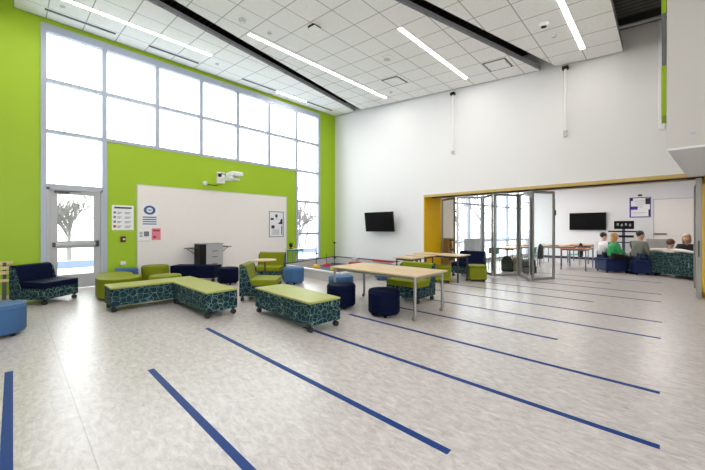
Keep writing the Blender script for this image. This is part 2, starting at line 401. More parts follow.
vent(8.38, 6.2, 'square ceiling vent on middle panel beside the round speaker')
vent(9.07, 3.28, 'square ceiling vent on middle panel near the dark gap and white wall')
def disc(name, cx, cy, r, label, cat, col=WHITP, h=.03, inner=None):
    o = thing(name, label, cat, (cx, cy, cz(cx, cy) - .001)); o.rotation_euler = (SL, 0, 0)
    MB().lathe([(0, -h), (r * .8, -h), (r, -h * .3), (r, 0), (0, 0)]).build('housing', col, o, smooth=True)
    if inner: MB().lathe([(0, -h - .008), (r * .55, -h - .004), (r * .55, -h + .004), (0, -h + .004)]).build('grille', inner, o, smooth=True)
disc('ceiling_speaker', 7.02, 5.45, .17, 'round white ceiling speaker on the middle tiled panel', 'speaker', inner=GREYP)
disc('smoke_detector', 3.6, 6.91, .075, 'round smoke detector close to the dark gap by the window-side panel', 'detector', GREYP, .06, WHITP)
disc('ceiling_sensor', 4.3, 6.91, .05, 'small ceiling sensor on the tiles right of the smoke detector', 'sensor', GREYP)
disc('ceiling_sensor', 9.06, 6.86, .05, 'small ceiling sensor between the far light end and square vent', 'sensor', GREYP)
disc('ceiling_sensor', 8.36, 1.8, .05, 'small ceiling sensor on right panel below the dome camera', 'sensor', GREYP)
disc('ceiling_sensor', .77, 9.71, .05, 'small ceiling sensor at the top left corner of window-side panel', 'sensor', GREYP)
disc('ceiling_sensor', 4.27, 9.78, .05, 'small ceiling sensor on window-side panel just past the light end', 'sensor', GREYP)
disc('dome_camera', 7.74, 1.85, .10, 'white dome camera on the right ceiling panel left of light', 'camera', WHITP, .06, BLACK)
o = thing('wireless_router', 'small square white box with dark edge under the middle ceiling panel', 'access point', (4.82, 5.83, cz(0, 5.83))); o.rotation_euler = (SL, 0, 0)
MB().box(-.11, .11, -.11, .11, -.09, -.03).build('case', WHITP, o, bevel=.01); MB().box(-.13, .10, -.10, .10, -.03, 0).build('bracket', BLACK, o)

# drop pipes on white wall
for y, zt, lb in ((5.06, 6.02, 'thin white vertical pipe on white wall, left one under the ceiling'), (1.9, 5.79, 'thin white vertical pipe on white wall, right one near the dark gap')):
    o = thing('drop_pipe', lb, 'pipe', (WX - .07, y, 4.04), group='pipes on the white wall')
    MB().tube([(0, 0, 0), (0, 0, zt - 4.1)], .028, 12).build('pipe', WHITP, o, smooth=True)
    MB().box(-.05, .07, -.07, .07, zt - 4.15, zt - 4.07).build('top_bracket', BLACK, o, bevel=.005)
    MB().lathe([(0, -.05), (.05, -.05), (.05, .03), (0, .03)]).build('end_fitting', GREYP, o, smooth=True)
    MB().box(.03, .07, -.05, .05, -.09, 0).build('wall_plate', WHITP, o, bevel=.004)
o = MB().tube([(9.9, -.3, 6.15), (9.9, 1.6, 6.31)], .035, 10).build('ceiling_conduit', GREYP, smooth=True); tag(o, 'grey conduit under the dark roof deck near the bulkhead', 'conduit')

# ------------------------------------------------------------------ far room shell
m = MB().box(19.5, 19.8, -5, 5.6, 0, 3.9)
struct(m.build('wall_far', WHITE), 'white wall of the far room with screen and posters', 'wall')
def farM(x0=11.26, y0=6.36, x1=19.5, y1=5.4):
    d = Vector((x1 - x0, y1 - y0, 0)); L = d.length; d.normalize()
    return Matrix(((d.x, -d.y, 0, x0), (d.y, d.x, 0, y0), (0, 0, 1, 0), (0, 0, 0, 1))), L
FM, FL = farM()
m = MB().box(0, 1.15, 0, .25, 0, 3.9, FM).box(1.15, FL, 0, .25, 0, .12, FM).box(1.15, FL, 0, .25, 3.55, 3.9, FM)
struct(m.build('wall_side', WARMW), 'window side wall of the far room', 'wall')
m = MB().box(WX2, 19.8, -5, 6.6, 3.6, 3.8)
struct(m.build('ceiling_far', WHITE), 'white ceiling of the far room', 'ceiling')
root = thing('window_2', 'tall windows of the far room with grey mullions', 'window'); root['kind'] = 'structure'
m = MB(); n = 6
for i in range(n + 1):
    x = 1.19 + (FL - 1.25) * i / n; m.box(x - .04, x + .04, -.02, .12, .12, 3.55, FM)
for z in (.14, .95, 2.57, 3.5): m.box(1.15, FL, -.015, .11, z - .035, z + .035, FM)
m.build('window_frame', ALU, root)
MB().box(1.15, FL, .05, .058, .12, 3.55, FM).build('window_glass', GLASS, root)
struct(MB().box(19.47, 19.5, -5, 5.4, 0, .12).build('baseboard_far', mat('dark_base', (.03, .035, .06), .5)), 'dark baseboard along the far room wall', 'baseboard')
struct(MB().box(WX - .02, WX, 6.2, GY, 0, .1).build('baseboard_front', mat('pale_base', (.5, .5, .5), .5)), 'pale baseboard of the white wall', 'baseboard')
for x, y, lb in ((13.5, 3.2, 'left front'), (13.5, .2, 'right front'), (16.8, 3.0, 'left rear'), (16.8, .2, 'right rear')):  # lamps added out of view to brighten the far room
    o = thing('added_ceiling_light', 'added unseen rectangular ceiling light of the far room, ' + lb + ' one', 'ceiling light', (x, y, 3.6), group='added far room ceiling lights')
    MB().box(-.62, .62, -.32, .32, -.03, 0).build('frame', WHITP, o); MB().box(-.57, .57, -.27, .27, -.04, -.03).build('diffuser', LAMP2, o)

# floor stripes
SMAT = mat('blue_inlay', (0.004, 0.038, 0.19), .5, var=.15, vscale=20, spec=.15)
for x, y0, y1, lb in ((-.03, -1, 4.98, 'dark blue floor stripe at the left edge of the photo'), (1.02, 1.0, 3.97, 'dark blue floor stripe second from the left, ending near the bottom edge'),
        (2.03, 1.05, 5.01, 'dark blue floor stripe starting in front of the L shaped benches'), (3.08, .03, 4.0, 'dark blue floor stripe emerging from under the patterned bench'),
        (4.1, .04, 4.02, 'dark blue floor stripe starting beside the round navy ottomans'), (5.12, 1.06, 4.1, 'dark blue floor stripe passing the wheeled table legs, ending short'),
        (6.15, .05, 5.0, 'dark blue floor stripe just beyond the wheeled table'), (7.22, .05, 5.2, 'dark blue floor stripe in front of the green cube ottomans'),
        (8.28, 1.08, 5.2, 'short ended dark blue floor stripe before the glass panels'), (9.23, .07, 4.2, 'dark blue floor stripe just in front of folding glass panels'),
        (10.3, .07, 3.2, 'dark blue floor stripe crossing the threshold of the opening'), (11.4, 1.09, 4.0, 'short ended dark blue floor stripe inside the far room'),
        (12.5, .07, 4.0, 'farthest dark blue floor stripe, before the seated people')):
    o = MB().box(x - .031, x + .031, y0, y1, -.01, .0015).build('floor_stripe', SMAT); tag(o, lb, 'floor stripe', 'blue floor stripes')

# ------------------------------------------------------------------ furniture builders
def casters(root, pts, h=.105, r=.040):
    for x, y in pts:
        c = MB().tube([(x, y, h), (x, y, .05)], .014, 8).box(x - .03, x + .03, y - .03, y + .03, h - .012, h).build('caster', BLACK, root)
        MB().tube([(x - .03, y, r), (x + .03, y, r)], r, 16).build('wheel', RUB, c, smooth=True)
def make_bench(L, Wd, top, side, label, loc, rz, group='benches', z=.45):
    root = thing('bench', label, 'bench', loc, rz, group)
    MB().box(-L / 2, L / 2, -Wd / 2, Wd / 2, z - .035, z).build('seat_pad', top, root, bevel=.015)
    MB().box(-L / 2 + .004, L / 2 - .004, -Wd / 2 + .004, Wd / 2 - .004, .105, z - .035).build('upholstered_base', side, root, bevel=.012)
    casters(root, [(sx * (L / 2 - .06), sy * (Wd / 2 - .055)) for sx in (-1, 1) for sy in (-1, 1)])
    return root
def make_chair(D, Wd, seat, shell, label, loc, rz, H=.78, group=None, hs=.45, name='lounge_chair', edge=None):
    # faces local +x; back at -x
    root = thing(name, label, 'chair', loc, rz, group); D2 = D / 2; W2 = Wd / 2; w = W2 - .004; wb = W2 - (.22 if name == 'sofa' else .006)
    MB().prism([(-D2 + .16, hs - .13), (D2, hs - .13), (D2, hs - .01), (-D2 + .19, hs)], lambda x, z: Vector((x, -w, z)), lambda x, z: Vector((x, w, z))).build('seat_cushion', seat, root, bevel=.02)
    MB().prism([(-D2 + .06, hs - .13), (-D2 + .20, hs - .13), (-D2 + .12, H - .02), (-D2 + .035, H)], lambda x, z: Vector((x, -wb, z)), lambda x, z: Vector((x, wb, z))).build('backrest', seat, root, bevel=.015)
    MB().box(-D2 + .02, D2 - .01, -W2, W2, .105, hs - .13).build('upholstered_base', shell, root, bevel=.012)
    if name == 'sofa':
        ol = [(-W2, .105), (W2, .105), (W2, H * .55), (W2 - .05, H * .80), (W2 - .13, H * .94), (W2 - .25, H), (-W2 + .25, H), (-W2 + .13, H * .94), (-W2 + .05, H * .80), (-W2, H * .55)]
        MB().prism(ol, lambda y, z: Vector((-D2, y, z)), lambda y, z: Vector((-D2 + .10, y, z))).build('back_shell', shell, root, bevel=.012)
    else:
        MB().prism([(-D2, .105), (-D2 + .06, .105), (-D2 + .055, H), (-D2, H - .01)], lambda x, z: Vector((x, -W2, z)), lambda x, z: Vector((x, W2, z))).build('back_shell', shell, root, bevel=.012)
    for s in ((-1, 1) if name != 'sofa' else ()):
        MB().prism([(-D2 + .01, hs - .14), (-D2 + .26, hs - .14), (-D2 + .14, H - .06), (-D2 + .01, H - .02)], lambda x, z: Vector((x, s * W2 - .006, z)), lambda x, z: Vector((x, s * W2 + .006, z))).build('side_panel', shell, root, bevel=.003)
    casters(root, [(sx * (D2 - .055), sy * (W2 - .055)) for sx in (-1, 1) for sy in (-1, 1)])
    return root
def make_ottoman(r, h, c, label, loc, group=None):
    root = thing('round_ottoman', label, 'ottoman', loc, 0, group)
    MB().lathe([(0, .05), (r * .93, .05), (r, .08), (r, h - .07), (r, h - .065)], seg=40).build('side_cover', c, root, smooth=True)
    MB().lathe([(r, h - .065), (r + .006, h - .058), (r, h - .05), (r - .002, h - .03), (r * .95, h - .006), (r * .8, h), (0, h + .004)], seg=40).build('top_cushion', c, root, smooth=True)
    for k in range(4):
        a = PI / 4 + k * PI / 2; x, y = r * .7 * math.cos(a), r * .7 * math.sin(a)
        MB().lathe([(0, 0), (.025, 0), (.03, .055), (0, .055)], (x, y, 0), 12).build('foot', BLACK, root, smooth=True)
    return root
def make_cube(s, h, c, label, loc, rz, group=None, name='cube_ottoman', sy=None):
    sy = sy or s
    root = thing(name, label, 'ottoman', loc, rz, group)
    MB().box(-s / 2, s / 2, -sy / 2, sy / 2, .05, h - .07).build('side_cover', c, root, bevel=.03)
    MB().box(-s / 2, s / 2, -sy / 2, sy / 2, h - .07, h).build('top_cushion', c, root, bevel=.025)
    for a in (-1, 1):
        for b in (-1, 1): MB().lathe([(0, 0), (.025, 0), (.03, .055), (0, .055)], (a * (s / 2 - .07), b * (sy / 2 - .07), 0), 12).build('foot', BLACK, root, smooth=True)
    return root

# patterned benches
bC = make_bench(1.69, .59, LIME, PATT, 'patterned bench with lime top standing alone in the centre foreground', (3.27, 4.49, 0), PI / 2 - .055, 'patterned benches')
make_bench(1.56, .56, LIME, PATT, 'patterned lime-topped bench forming the left arm of the L', (1.98, 7.42, 0), 0, 'patterned benches')
make_bench(1.64, .56, LIME, PATT, 'patterned lime-topped bench forming the near right arm of the L', (2.49, 6.31, 0), PI / 2, 'patterned benches')
make_bench(1.3, .48, NAVY, NAVY, 'plain navy bench in front of the whiteboard cart', (3.70, 9.86, 0), math.radians(-49.5), None)
# lounge chairs
make_chair(.75, .75, NAVY, PATT, 'navy lounge chair with teal patterned base beside the exit door', (.47, 9.30, 0), math.radians(-50), .78, 'lounge chairs')
make_chair(.76, .74, OLIVE, PATT, 'green lounge chair with patterned shell behind the centre bench', (3.76, 6.36, 0), math.radians(-43), .77, 'lounge chairs')
make_chair(.66, .78, OLIVE, PATT, 'green lounge chair facing the camera behind the small round table', (5.14, 8.27, 0), math.radians(218), .82, 'lounge chairs')
make_chair(.68, .80, OLIVE, PATT, 'green lounge seat with patterned base behind the wheeled table', (5.88, 3.93, 0), PI, .78, 'lounge chairs')
make_chair(.75, .82, NAVY, PATT, 'navy lounge chair by the folding glass panels', (10.08, 4.55, 0), PI, .79, 'lounge chairs')
# ottomans
oN = make_ottoman(.275, .45, NAVY, 'round navy ottoman in front of the wheeled table, right one', (4.50, 3.56, 0), 'round ottomans')
dup(oN, (4.37, 4.50, 0), .3, 'round navy ottoman under the left end of the wheeled table', 'round ottomans')
dup(oN, (4.09, 8.66, 0), .6, 'round navy ottoman beside the plain navy bench', 'round ottomans')
oB = make_ottoman(.28, .45, SKYB, 'light blue round ottoman cut by the left edge of photo', (-.14, 6.75, 0), 'round ottomans')
dup(oB, (5.38, 7.42, 0), .2, 'light blue round ottoman right of the green lounge chairs', 'round ottomans')
dup(oB, (5.12, 5.28, 0), .2, 'light blue round ottoman right behind a navy ottoman', 'round ottomans')
dup(oB, (7.68, 6.07, 0), .2, 'light blue round ottoman seen under the wheeled table, near white wall', 'round ottomans')
make_ottoman(.33, .5, OLIVE, 'tall round green ottoman against the whiteboard', (2.74, 10.22, 0), 'round ottomans')
make_ottoman(.33, .45, OLIVE, 'round green ottoman tucked behind the L shaped benches', (2.43, 8.30, 0), 'round ottomans')
K1 = make_cube(.47, .46, OLIVE, 'green cube ottoman in front of the navy chair by the glass', (9.36, 3.98, 0), math.radians(35), 'green cube ottomans')
dup(K1, (8.50, 4.62, 0), math.radians(30), 'green cube ottoman left of the other, under the far wooden table', 'green cube ottomans')
make_cube(.5, .45, SKYB, 'light blue square ottoman against the green wall by the whiteboard', (2.1, 10.38, 0), math.radians(-8))
# petal shaped seat
root = thing('curved_ottoman', 'large green curved ottoman between the door and L shaped benches', 'ottoman', (0, 0, 0))
pts = [(1.30, 8.35), (1.52, 8.15), (1.78, 8.22), (2.0, 8.5), (2.07, 8.72), (1.98, 8.85), (1.93, 9.05), (2.02, 9.35), (2.0, 9.6), (1.8, 9.82), (1.55, 9.85), (1.36, 9.6), (1.25, 9.1), (1.22, 8.65)]
def smoothpoly(p, it=2):
    for _ in range(it):
        q = []
        for i in range(len(p)):
            a, b = p[i], p[(i + 1) % len(p)]
            q += [(a[0] * .75 + b[0] * .25, a[1] * .75 + b[1] * .25), (a[0] * .25 + b[0] * .75, a[1] * .25 + b[1] * .75)]
        p = q
    return p
sp_ = smoothpoly(pts); cxm, cym = 1.63, 9.0
MB().zprism(sp_, .05, .40).build('side_cover', OLIVE, root, smooth=True)
MB().zprism([(cxm + (x - cxm) * 1.005, cym + (y - cym) * 1.005) for x, y in sp_], .40, .45).build('top_cushion', OLIVE, root, bevel=.015)
for x, y in ((1.45, 8.5), (1.8, 8.55), (1.5, 9.6), (1.8, 9.5)): MB().lathe([(0, 0), (.03, 0), (.03, .055), (0, .055)], (x, y, 0), 12).build('foot', BLACK, root, smooth=True)

# tables
def table(x0, x1, y0, y1, z, topm, legm, label, name='table', th=.03, r=.022, wheels=True, group=None, inset=.07, cat='table'):
    cx, cy = (x0 + x1) / 2, (y0 + y1) / 2; a, b = (x1 - x0) / 2, (y1 - y0) / 2
    root = thing(name, label, cat, (cx, cy, 0), 0, group)
    MB().box(-a, a, -b, b, z - th, z).build('tabletop', topm, root, bevel=.006)
    MB().box(-a + inset, a - inset, -b + inset, -b + inset + .03, z - th - .05, z - th).box(-a + inset, a - inset, b - inset - .03, b - inset, z - th - .05, z - th).box(-a + inset, -a + inset + .03, -b + inset, b - inset, z - th - .05, z - th).box(a - inset - .03, a - inset, -b + inset, b - inset, z - th - .05, z - th).build('apron', legm, root)
    zb = .07 if wheels else 0
    for sx in (-1, 1):
        for sy in (-1, 1):
            px, py = sx * (a - inset), sy * (b - inset)
            l = MB().tube([(px, py, zb), (px, py, z - th - .001)], r, 12).build('leg', legm, root, smooth=True)
            if wheels:
                MB().tube([(px - .016, py + .02, .032), (px + .016, py + .02, .032)], .032, 14).box(px - .02, px + .02, py - .01, py + .03, .05, .075).build('wheel', STEEL, l, smooth=True)
    return root
table(4.44, 5.47, 2.86, 4.90, .75, MAPLE, STEEL, 'maple topped wheeled table with steel legs amid the ottomans', group='wooden tables', r=.026)
table(8.5, 9.22, 4.1, 5.6, .76, MAPLE, STEELD, 'maple topped table in front of the yellow jamb', wheels=False, group='wooden tables')
table(7.05, 7.60, 4.65, 5.27, .75, MAPLE, STEELD, 'small maple desk, nearer of two behind the wheeled table', wheels=False, group='small desks', name='desk', cat='desk')
table(7.85, 8.40, 4.75, 5.40, .75, MAPLE, STEELD, 'small maple desk, farther of two before the yellow jamb', wheels=False, group='small desks', name='desk', cat='desk')
o = thing('side_table', 'small round side table with pale wood top between green chairs', 'table', (4.42, 7.32, 0))
MB().lathe([(0, .70), (.285, .70), (.29, .715), (.285, .73), (0, .73)], seg=36).build('tabletop', MAPLE, o, smooth=True)
MB().tube([(0, 0, .02), (0, 0, .70)], .022, 12).build('pole', STEELD, o, smooth=True)
MB().lathe([(0, 0), (.2, 0), (.2, .012), (.03, .03), (0, .03)], seg=30).build('base', STEELD, o, smooth=True)
table(7.32, 7.95, 10.20, 10.66, .73, MAPLE, mat('teal_metal', (.03, .25, .22), .4), 'small student desk with teal legs by narrow window', wheels=False, name='student_desk', cat='desk', r=.014)
o = thing('desk_fan', 'small black device on the teal legged desk', 'device', (7.42, 10.42, .73))
MB().lathe([(0, 0), (.09, 0), (.09, .015), (.02, .03), (.02, .1), (0, .1)]).build('stand', BLACK, o, smooth=True)
MB().tube([(-.03, .0, .15), (.03, .0, .15)], .085, 20).build('head', BLACK, o, smooth=True)

# slatted wooden bench at left edge
o = thing('slatted_bench', 'pale wooden slatted bench at the left edge behind the navy chair', 'bench', (-.68, 10.35, 0))
for k, z in enumerate((.50, .60, .71)): MB().box(-.7, .68, .12 + .02 * k, .15 + .02 * k, z, z + .07).build('back_slat', PINE, o, bevel=.008)
for k in range(4): MB().box(-.7, .68, -.32 + k * .105, -.23 + k * .105, .38, .405).build('seat_slat', PINE, o, bevel=.006)
for x in (-.55, .55):
    MB().box(x - .03, x + .03, -.30, -.24, 0, .38).build('leg', STEELD, o); MB().box(x - .03, x + .03, .155, .20, 0, .76).build('leg', STEELD, o)
    MB().box(x - .03, x + .03, -.24, .155, .33, .38).build('rail', STEELD, o)

# ------------------------------------------------------------------ whiteboard wall
o = thing('whiteboard', 'very large off-white whiteboard on the green wall', 'whiteboard', (4.94, GY, 0))
MB().box(-2.5, 2.5, -.03, 0, .03, 2.74).build('board', BOARD, o)
MB().box(-2.52, 2.52, -.04, 0, 2.74, 2.765).box(-2.52, -2.50, -.04, 0, .01, 2.74).box(2.50, 2.52, -.04, 0, .01, 2.74).box(-2.5, 2.5, -.04, 0, .01, .03).build('board_frame', mat('pale_frame', (.6, .6, .6), .4, .3), o)
YB = GY - .03
def sheet(name, x0, x1, z0, z1, y, label, m=PAPER, cat='poster'):
    r = thing(name, label, cat, ((x0 + x1) / 2, y, (z0 + z1) / 2))
    a, b = (x1 - x0) / 2, (z1 - z0) / 2
    MB().box(-a, a, -.006, 0, -b, b).build('sheet', m, r); return r, a, b
r, a, b = sheet('poster', 1.85, 2.35, 1.47, 2.15, GY, 'white printed poster on green wall between door and whiteboard')
t = MB().box(-a + .05, a - .05, -.009, -.005, b - .09, b - .045); t.build('heading', INK, r)
t = MB()
for k in range(4):
    zz = b - .20 - k * .125
    t.box(-a + .12, -.03, -.009, -.005, zz, zz + .012); t.box(-a + .12, -.06, -.009, -.005, zz - .035, zz - .023)
    t.box(.04, a - .06, -.009, -.005, zz, zz + .012); t.box(.04, a - .1, -.009, -.005, zz - .035, zz - .023)
t.build('text_lines', INK, r)
t = MB()
for k in range(4): t.box(-a + .035, -a + .09, -.009, -.005, b - .23 - k * .125, b - .17 - k * .125)
t.build('icons', mat('grey_ink', (.2, .2, .22), .8), r)
MB().box(-a + .03, -a + .095, -.010, -.005, b - .61, b - .55).build('red_icon', INKR, r)
r, a, b = sheet('poster', 2.52, 2.95, 1.55, 2.22, YB, 'white poster with blue round emblem on whiteboard left edge')
ring = MB(); 
for k in range(40):
    a0, a1 = 2 * PI * k / 40, 2 * PI * (k + 1) / 40
    ring.prism([(math.cos(a0) * .15, math.sin(a0) * .13 + .16), (math.cos(a1) * .15, math.sin(a1) * .13 + .16), (math.cos(a1) * .08, math.sin(a1) * .075 + .16), (math.cos(a0) * .08, math.sin(a0) * .075 + .16)], lambda x, z: Vector((x, -.005, z)), lambda x, z: Vector((x, -.010, z)))
ring.build('round_emblem', INKB, r)
MB().box(-.05, .05, -.010, -.005, .13, .19).build('emblem_centre', mat('pale_blue_ink', (.35, .45, .6), .8), r)
t = MB()
for k in range(4): t.box(-a + .04, a - .04, -.010, -.005, -.06 - k * .065, -.03 - k * .065)
t.build('text_lines', INKB, r)
r, a, b = sheet('notice', 2.45, 2.77, 1.16, 1.50, YB, 'small white notice below the emblem poster, left one')
MB().box(-.02, .11, -.010, -.005, -.04, .10).build('picture', mat('grey_ink', (.2, .2, .22), .8), r)
MB().box(-.14, .14, -.03, -.005, -b - .012, -b + .004).build('holder', GREYP, r)
t = MB()
for k in range(4): t.box(-.13, -.05, -.010, -.005, .07 - k * .04, .085 - k * .04)
t.build('text_lines', INK, r)
r, a, b = sheet('notice', 2.79, 3.02, 1.18, 1.52, YB, 'pink paper notice below the emblem poster, right one', PINK)
MB().box(-.09, .09, -.010, -.005, .08, .13).box(-.08, -.01, -.010, -.005, -.12, -.05).build('printing', mat('dark_pink_ink', (.35, .04, .1), .8), r)
r, a, b = sheet('framed_poster', 6.66, 7.31, 1.19, 2.17, YB, 'framed black and white poster at the right end of the whiteboard')
MB().box(-a, a, -.02, -.0061, b - .03, b).box(-a, a, -.02, -.0061, -b, -b + .03).box(-a, -a + .03, -.02, -.0061, -b + .03, b - .03).box(a - .03, a, -.02, -.0061, -b + .03, b - .03).build('frame', mat('grey_frame', (.25, .24, .27), .4), r)
for bx_ in ((-.25, -.12, .16, .24), (-.05, .05, .26, .38), (-.22, -.08, -.16, -.04), (.22, .26, -.4, -.05)): MB().box(bx_[0], bx_[1], -.010, -.005, bx_[2], bx_[3]).build('printed_block', INK, r)
MB().prism([(.06, .02), (.27, .0), (.27, .22), (.20, .20), (.17, .10)], lambda x, z: Vector((x, -.010, z)), lambda x, z: Vector((x, -.005, z))).build('printed_shape', INK, r)
t = MB()
for k in range(5): t.box(-.2 + .05 * (k % 2), .12, -.010, -.005, -.22 - .04 * k, -.21 - .04 * k)
t.box(-.05, .15, -.010, -.005, .2, .21); t.build('text_lines', INK, r)
o = thing('fire_alarm', 'small dark red fire alarm pull on green wall under the poster', 'fire alarm', (2.10, GY, 1.22))
MB().box(-.06, .06, -.05, 0, -.08, .08).build('housing', mat('dark_red_metal', (.10, .008, .006), .4), o, bevel=.01)
MB().box(-.015, .04, -.062, -.05, -.02, .02).build('handle', WHITP, o, bevel=.004)
o = thing('wall_outlet', 'small white outlet box low on green wall above blue ottoman', 'outlet', (2.1, GY, .56))
MB().box(-.06, .06, -.03, 0, -.05, .05).build('cover', WHITP, o, bevel=.006)
# projector
o = thing('projector', 'white short throw projector on a wall arm above the whiteboard', 'projector', (4.82, GY, 3.22))
MB().box(-.13, .13, -.07, 0, -.2, .18).build('wall_plate', WHITP, o, bevel=.01)
MB().box(-.04, .04, -.90, -.07, -.10, -.04).build('arm', WHITP, o, bevel=.01)
MB().box(-.10, .22, -.95, -.5, -.16, -.12).build('tray', WHITP, o, bevel=.01)
pb = MB().box(-.06, .30, -1.02, -.52, -.035, .10).build('projector_body', WHITP, o, bevel=.035)
MB().tube([(.02, -.75, -.05), (.02, -.75, -.10)], .05, 16).build('lens', BLACK, pb, smooth=True)
MB().tube([(-.05, -.08, .08), (-.03, -.2, .12), (0, -.35, .06), (.02, -.5, .03)], .012, 8).build('cable', BLACK, o, smooth=True)
MB().lathe([(0, -.06), (.05, -.05), (.06, 0), (.05, .05), (0, .06)], (-.05, -.09, .07)).build('junction_knob', BLACK, o, smooth=True)
o = thing('wall_sensor', 'small white round sensor on a short arm left of the projector', 'sensor', (4.30, GY, 2.98))
MB().ball((0, -.06, 0), .075).build('sensor_head', WHITP, o, smooth=True)
MB().tube([(.05, -.03, -.02), (.30, -.03, -.04), (.42, -.02, -.02)], .012, 8).build('cable', BLACK, o, smooth=True)
# media cart
o = thing('media_cart', 'grey media cart with fold-out side shelves before the whiteboard', 'cart', (4.30, 10.45, 0))
MB().box(-.17, .36, -.22, .22, .06, 1.02).build('cabinet', mat('grey_laminate', (.42, .41, .41), .5), o, bevel=.008)
MB().box(-.36, -.17, -.23, .22, .06, 1.03).build('side_column', BLACK, o, bevel=.008)
MB().box(-.36, .38, -.24, .23, 1.03, 1.05).build('top', mat('grey_top', (.3, .3, .3), .4), o, bevel=.004)
MB().box(-.68, -.36, -.2, .2, .90, .92).build('side_shelf', STEELD, o); MB().box(.38, .66, -.2, .2, .92, .94).build('side_shelf', STEELD, o)
for x, z in ((-.66, .90), (.64, .92)): MB().tube([(x, 0, z), (x * .6, 0, z - .2)], .01, 8).build('shelf_bracket', STEELD, o)
for z in (.8, .62, .4): MB().box(.02, .18, -.235, -.22, z, z + .02).build('drawer_pull', STEELD, o)
for x in (-.3, .3):
    for y in (-.17, .17): MB().tube([(x - .02, y, .03), (x + .02, y, .03)], .03, 12).build('wheel', RUB, o, smooth=True)

# TV on white wall
def tv(label, loc, w, h, rz, tilt, arm=True):
    o = thing('television', label, 'television', loc, 0)
    M = Matrix.Rotation(rz, 4, 'Z') @ Matrix.Rotation(tilt, 4, 'Y')
    MB().box(-.05, .02, -w / 2, w / 2, -h / 2, h / 2, M).build('housing', BLACK, o, bevel=.006)
    MB().box(-.054, -.050, -w / 2 + .02, w / 2 - .02, -h / 2 + .03, h / 2 - .02, M).build('screen', SCREEN, o)
    return o
o = tv('black flat television tilted on the white wall left of the opening', (9.86, 8.03, 1.78), 1.36, .76, math.radians(2), math.radians(-7))
MB().box(.03, .23, -.08, .08, -.06, .06).box(.18, .23, -.2, .2, -.15, .15).build('wall_mount', STEELD, o)

# ------------------------------------------------------------------ robotics field in the corner
o = thing('robotics_field', 'low walled game field with grey blue mat in room corner', 'game field', (0, 0, 0))
A_, B_, C_, D_ = (6.42, 9.55), (9.82, 10.55), (9.86, 6.95), (6.2, 6.45)
MB().zprism([A_, D_, C_, B_], 0, .02).build('foam_mat', mat('slate_foam', (.075, .09, .17), .8, var=.15), o)
def wallseg(a, b, z0, z1, th, nm, mt):
    v = Vector((b[0] - a[0], b[1] - a[1])); L = v.length; v.normalize(); n = Vector((-v.y, v.x)) * th / 2
    MB().zprism([(a[0] - n.x, a[1] - n.y), (b[0] - n.x, b[1] - n.y), (b[0] + n.x, b[1] + n.y), (a[0] + n.x, a[1] + n.y)], z0, z1).build(nm, mt, o)
PALE = mat('pale_panel', (.62, .60, .57), .4); WR = mat('white_rail', (.85, .85, .86), .4); DR = mat('dark_rail', (.07, .06, .09), .4)
wallseg(D_, A_, 0.0, .26, .02, 'wall_panel', PALE); wallseg(D_, A_, .26, .30, .09, 'top_rail', WR)
wallseg(D_, C_, 0.0, .26, .02, 'wall_panel', PALE); wallseg(D_, C_, .26, .30, .09, 'top_rail', WR)
wallseg(A_, B_, 0.0, .27, .02, 'wall_panel', PALE); wallseg(A_, B_, .27, .31, .05, 'top_rail', DR)
wallseg(B_, C_, 0.0, .27, .02, 'wall_panel', PALE); wallseg(B_, C_, .27, .31, .05, 'top_rail', DR)
for z in (.10, .18): wallseg((D_[0] - .012, D_[1]), (A_[0] - .012, A_[1]), z, z + .012, .012, 'panel_rib', GREYP)
def pole(x, y, m_, h, lb, fits):
    t = thing('field_pole', lb, 'game piece', (x, y, .02), group='poles on the game field')
    MB().lathe([(0, 0), (.16, 0), (.165, .04), (.13, .10), (.05, .14), (0, .14)]).build('base', m_, t, smooth=True)
    if h:
        p = MB().tube([(0, 0, .14), (0, 0, h)], .012, 8).build('pole', STEELD, t, smooth=True)
        for z in fits: MB().tube([(0, 0, z - .03), (0, 0, z + .03)], .03, 10).tube([(-.06, .03, z + .04), (.07, -.03, z)], .012, 8).build('clamp', BLACK, p, smooth=True)
pole(7.98, 9.58, YELP, .85, 'game pole with yellow base, left one near narrow window', (.55,))
pole(8.03, 8.62, YELP, 1.0, 'game pole with yellow base and two black clamps, right one', (.44, .98))
pole(8.62, 9.72, REDP, .5, 'red based game piece behind the yellow based poles', ())
t = thing('robot', 'low red robot with grey top on the game field', 'robot', (9.25, 8.75, .02), .4)
MB().box(-.2, .2, -.2, .2, .04, .20).build('bumper', REDP, t, bevel=.02); MB().box(-.12, .1, -.1, .1, .20, .34).tube([(0, 0, .3), (.1, .05, .46)], .02, 8).build('mechanism', GREYP, t, bevel=.005)
for sx in (-1, 1): MB().tube([(.12, sx * .17, .05), (.12, sx * .21, .05)], .05, 14).tube([(-.12, sx * .17, .05), (-.12, sx * .21, .05)], .05, 14).build('wheel', RUB, t, smooth=True)
t = MB().box(9.76, 9.80, 7.3, 8.3, .24, .30).build('red_marker_bar', REDP, bevel=.004); tag(t, 'thin red bar along the game field wall below television', 'marker')

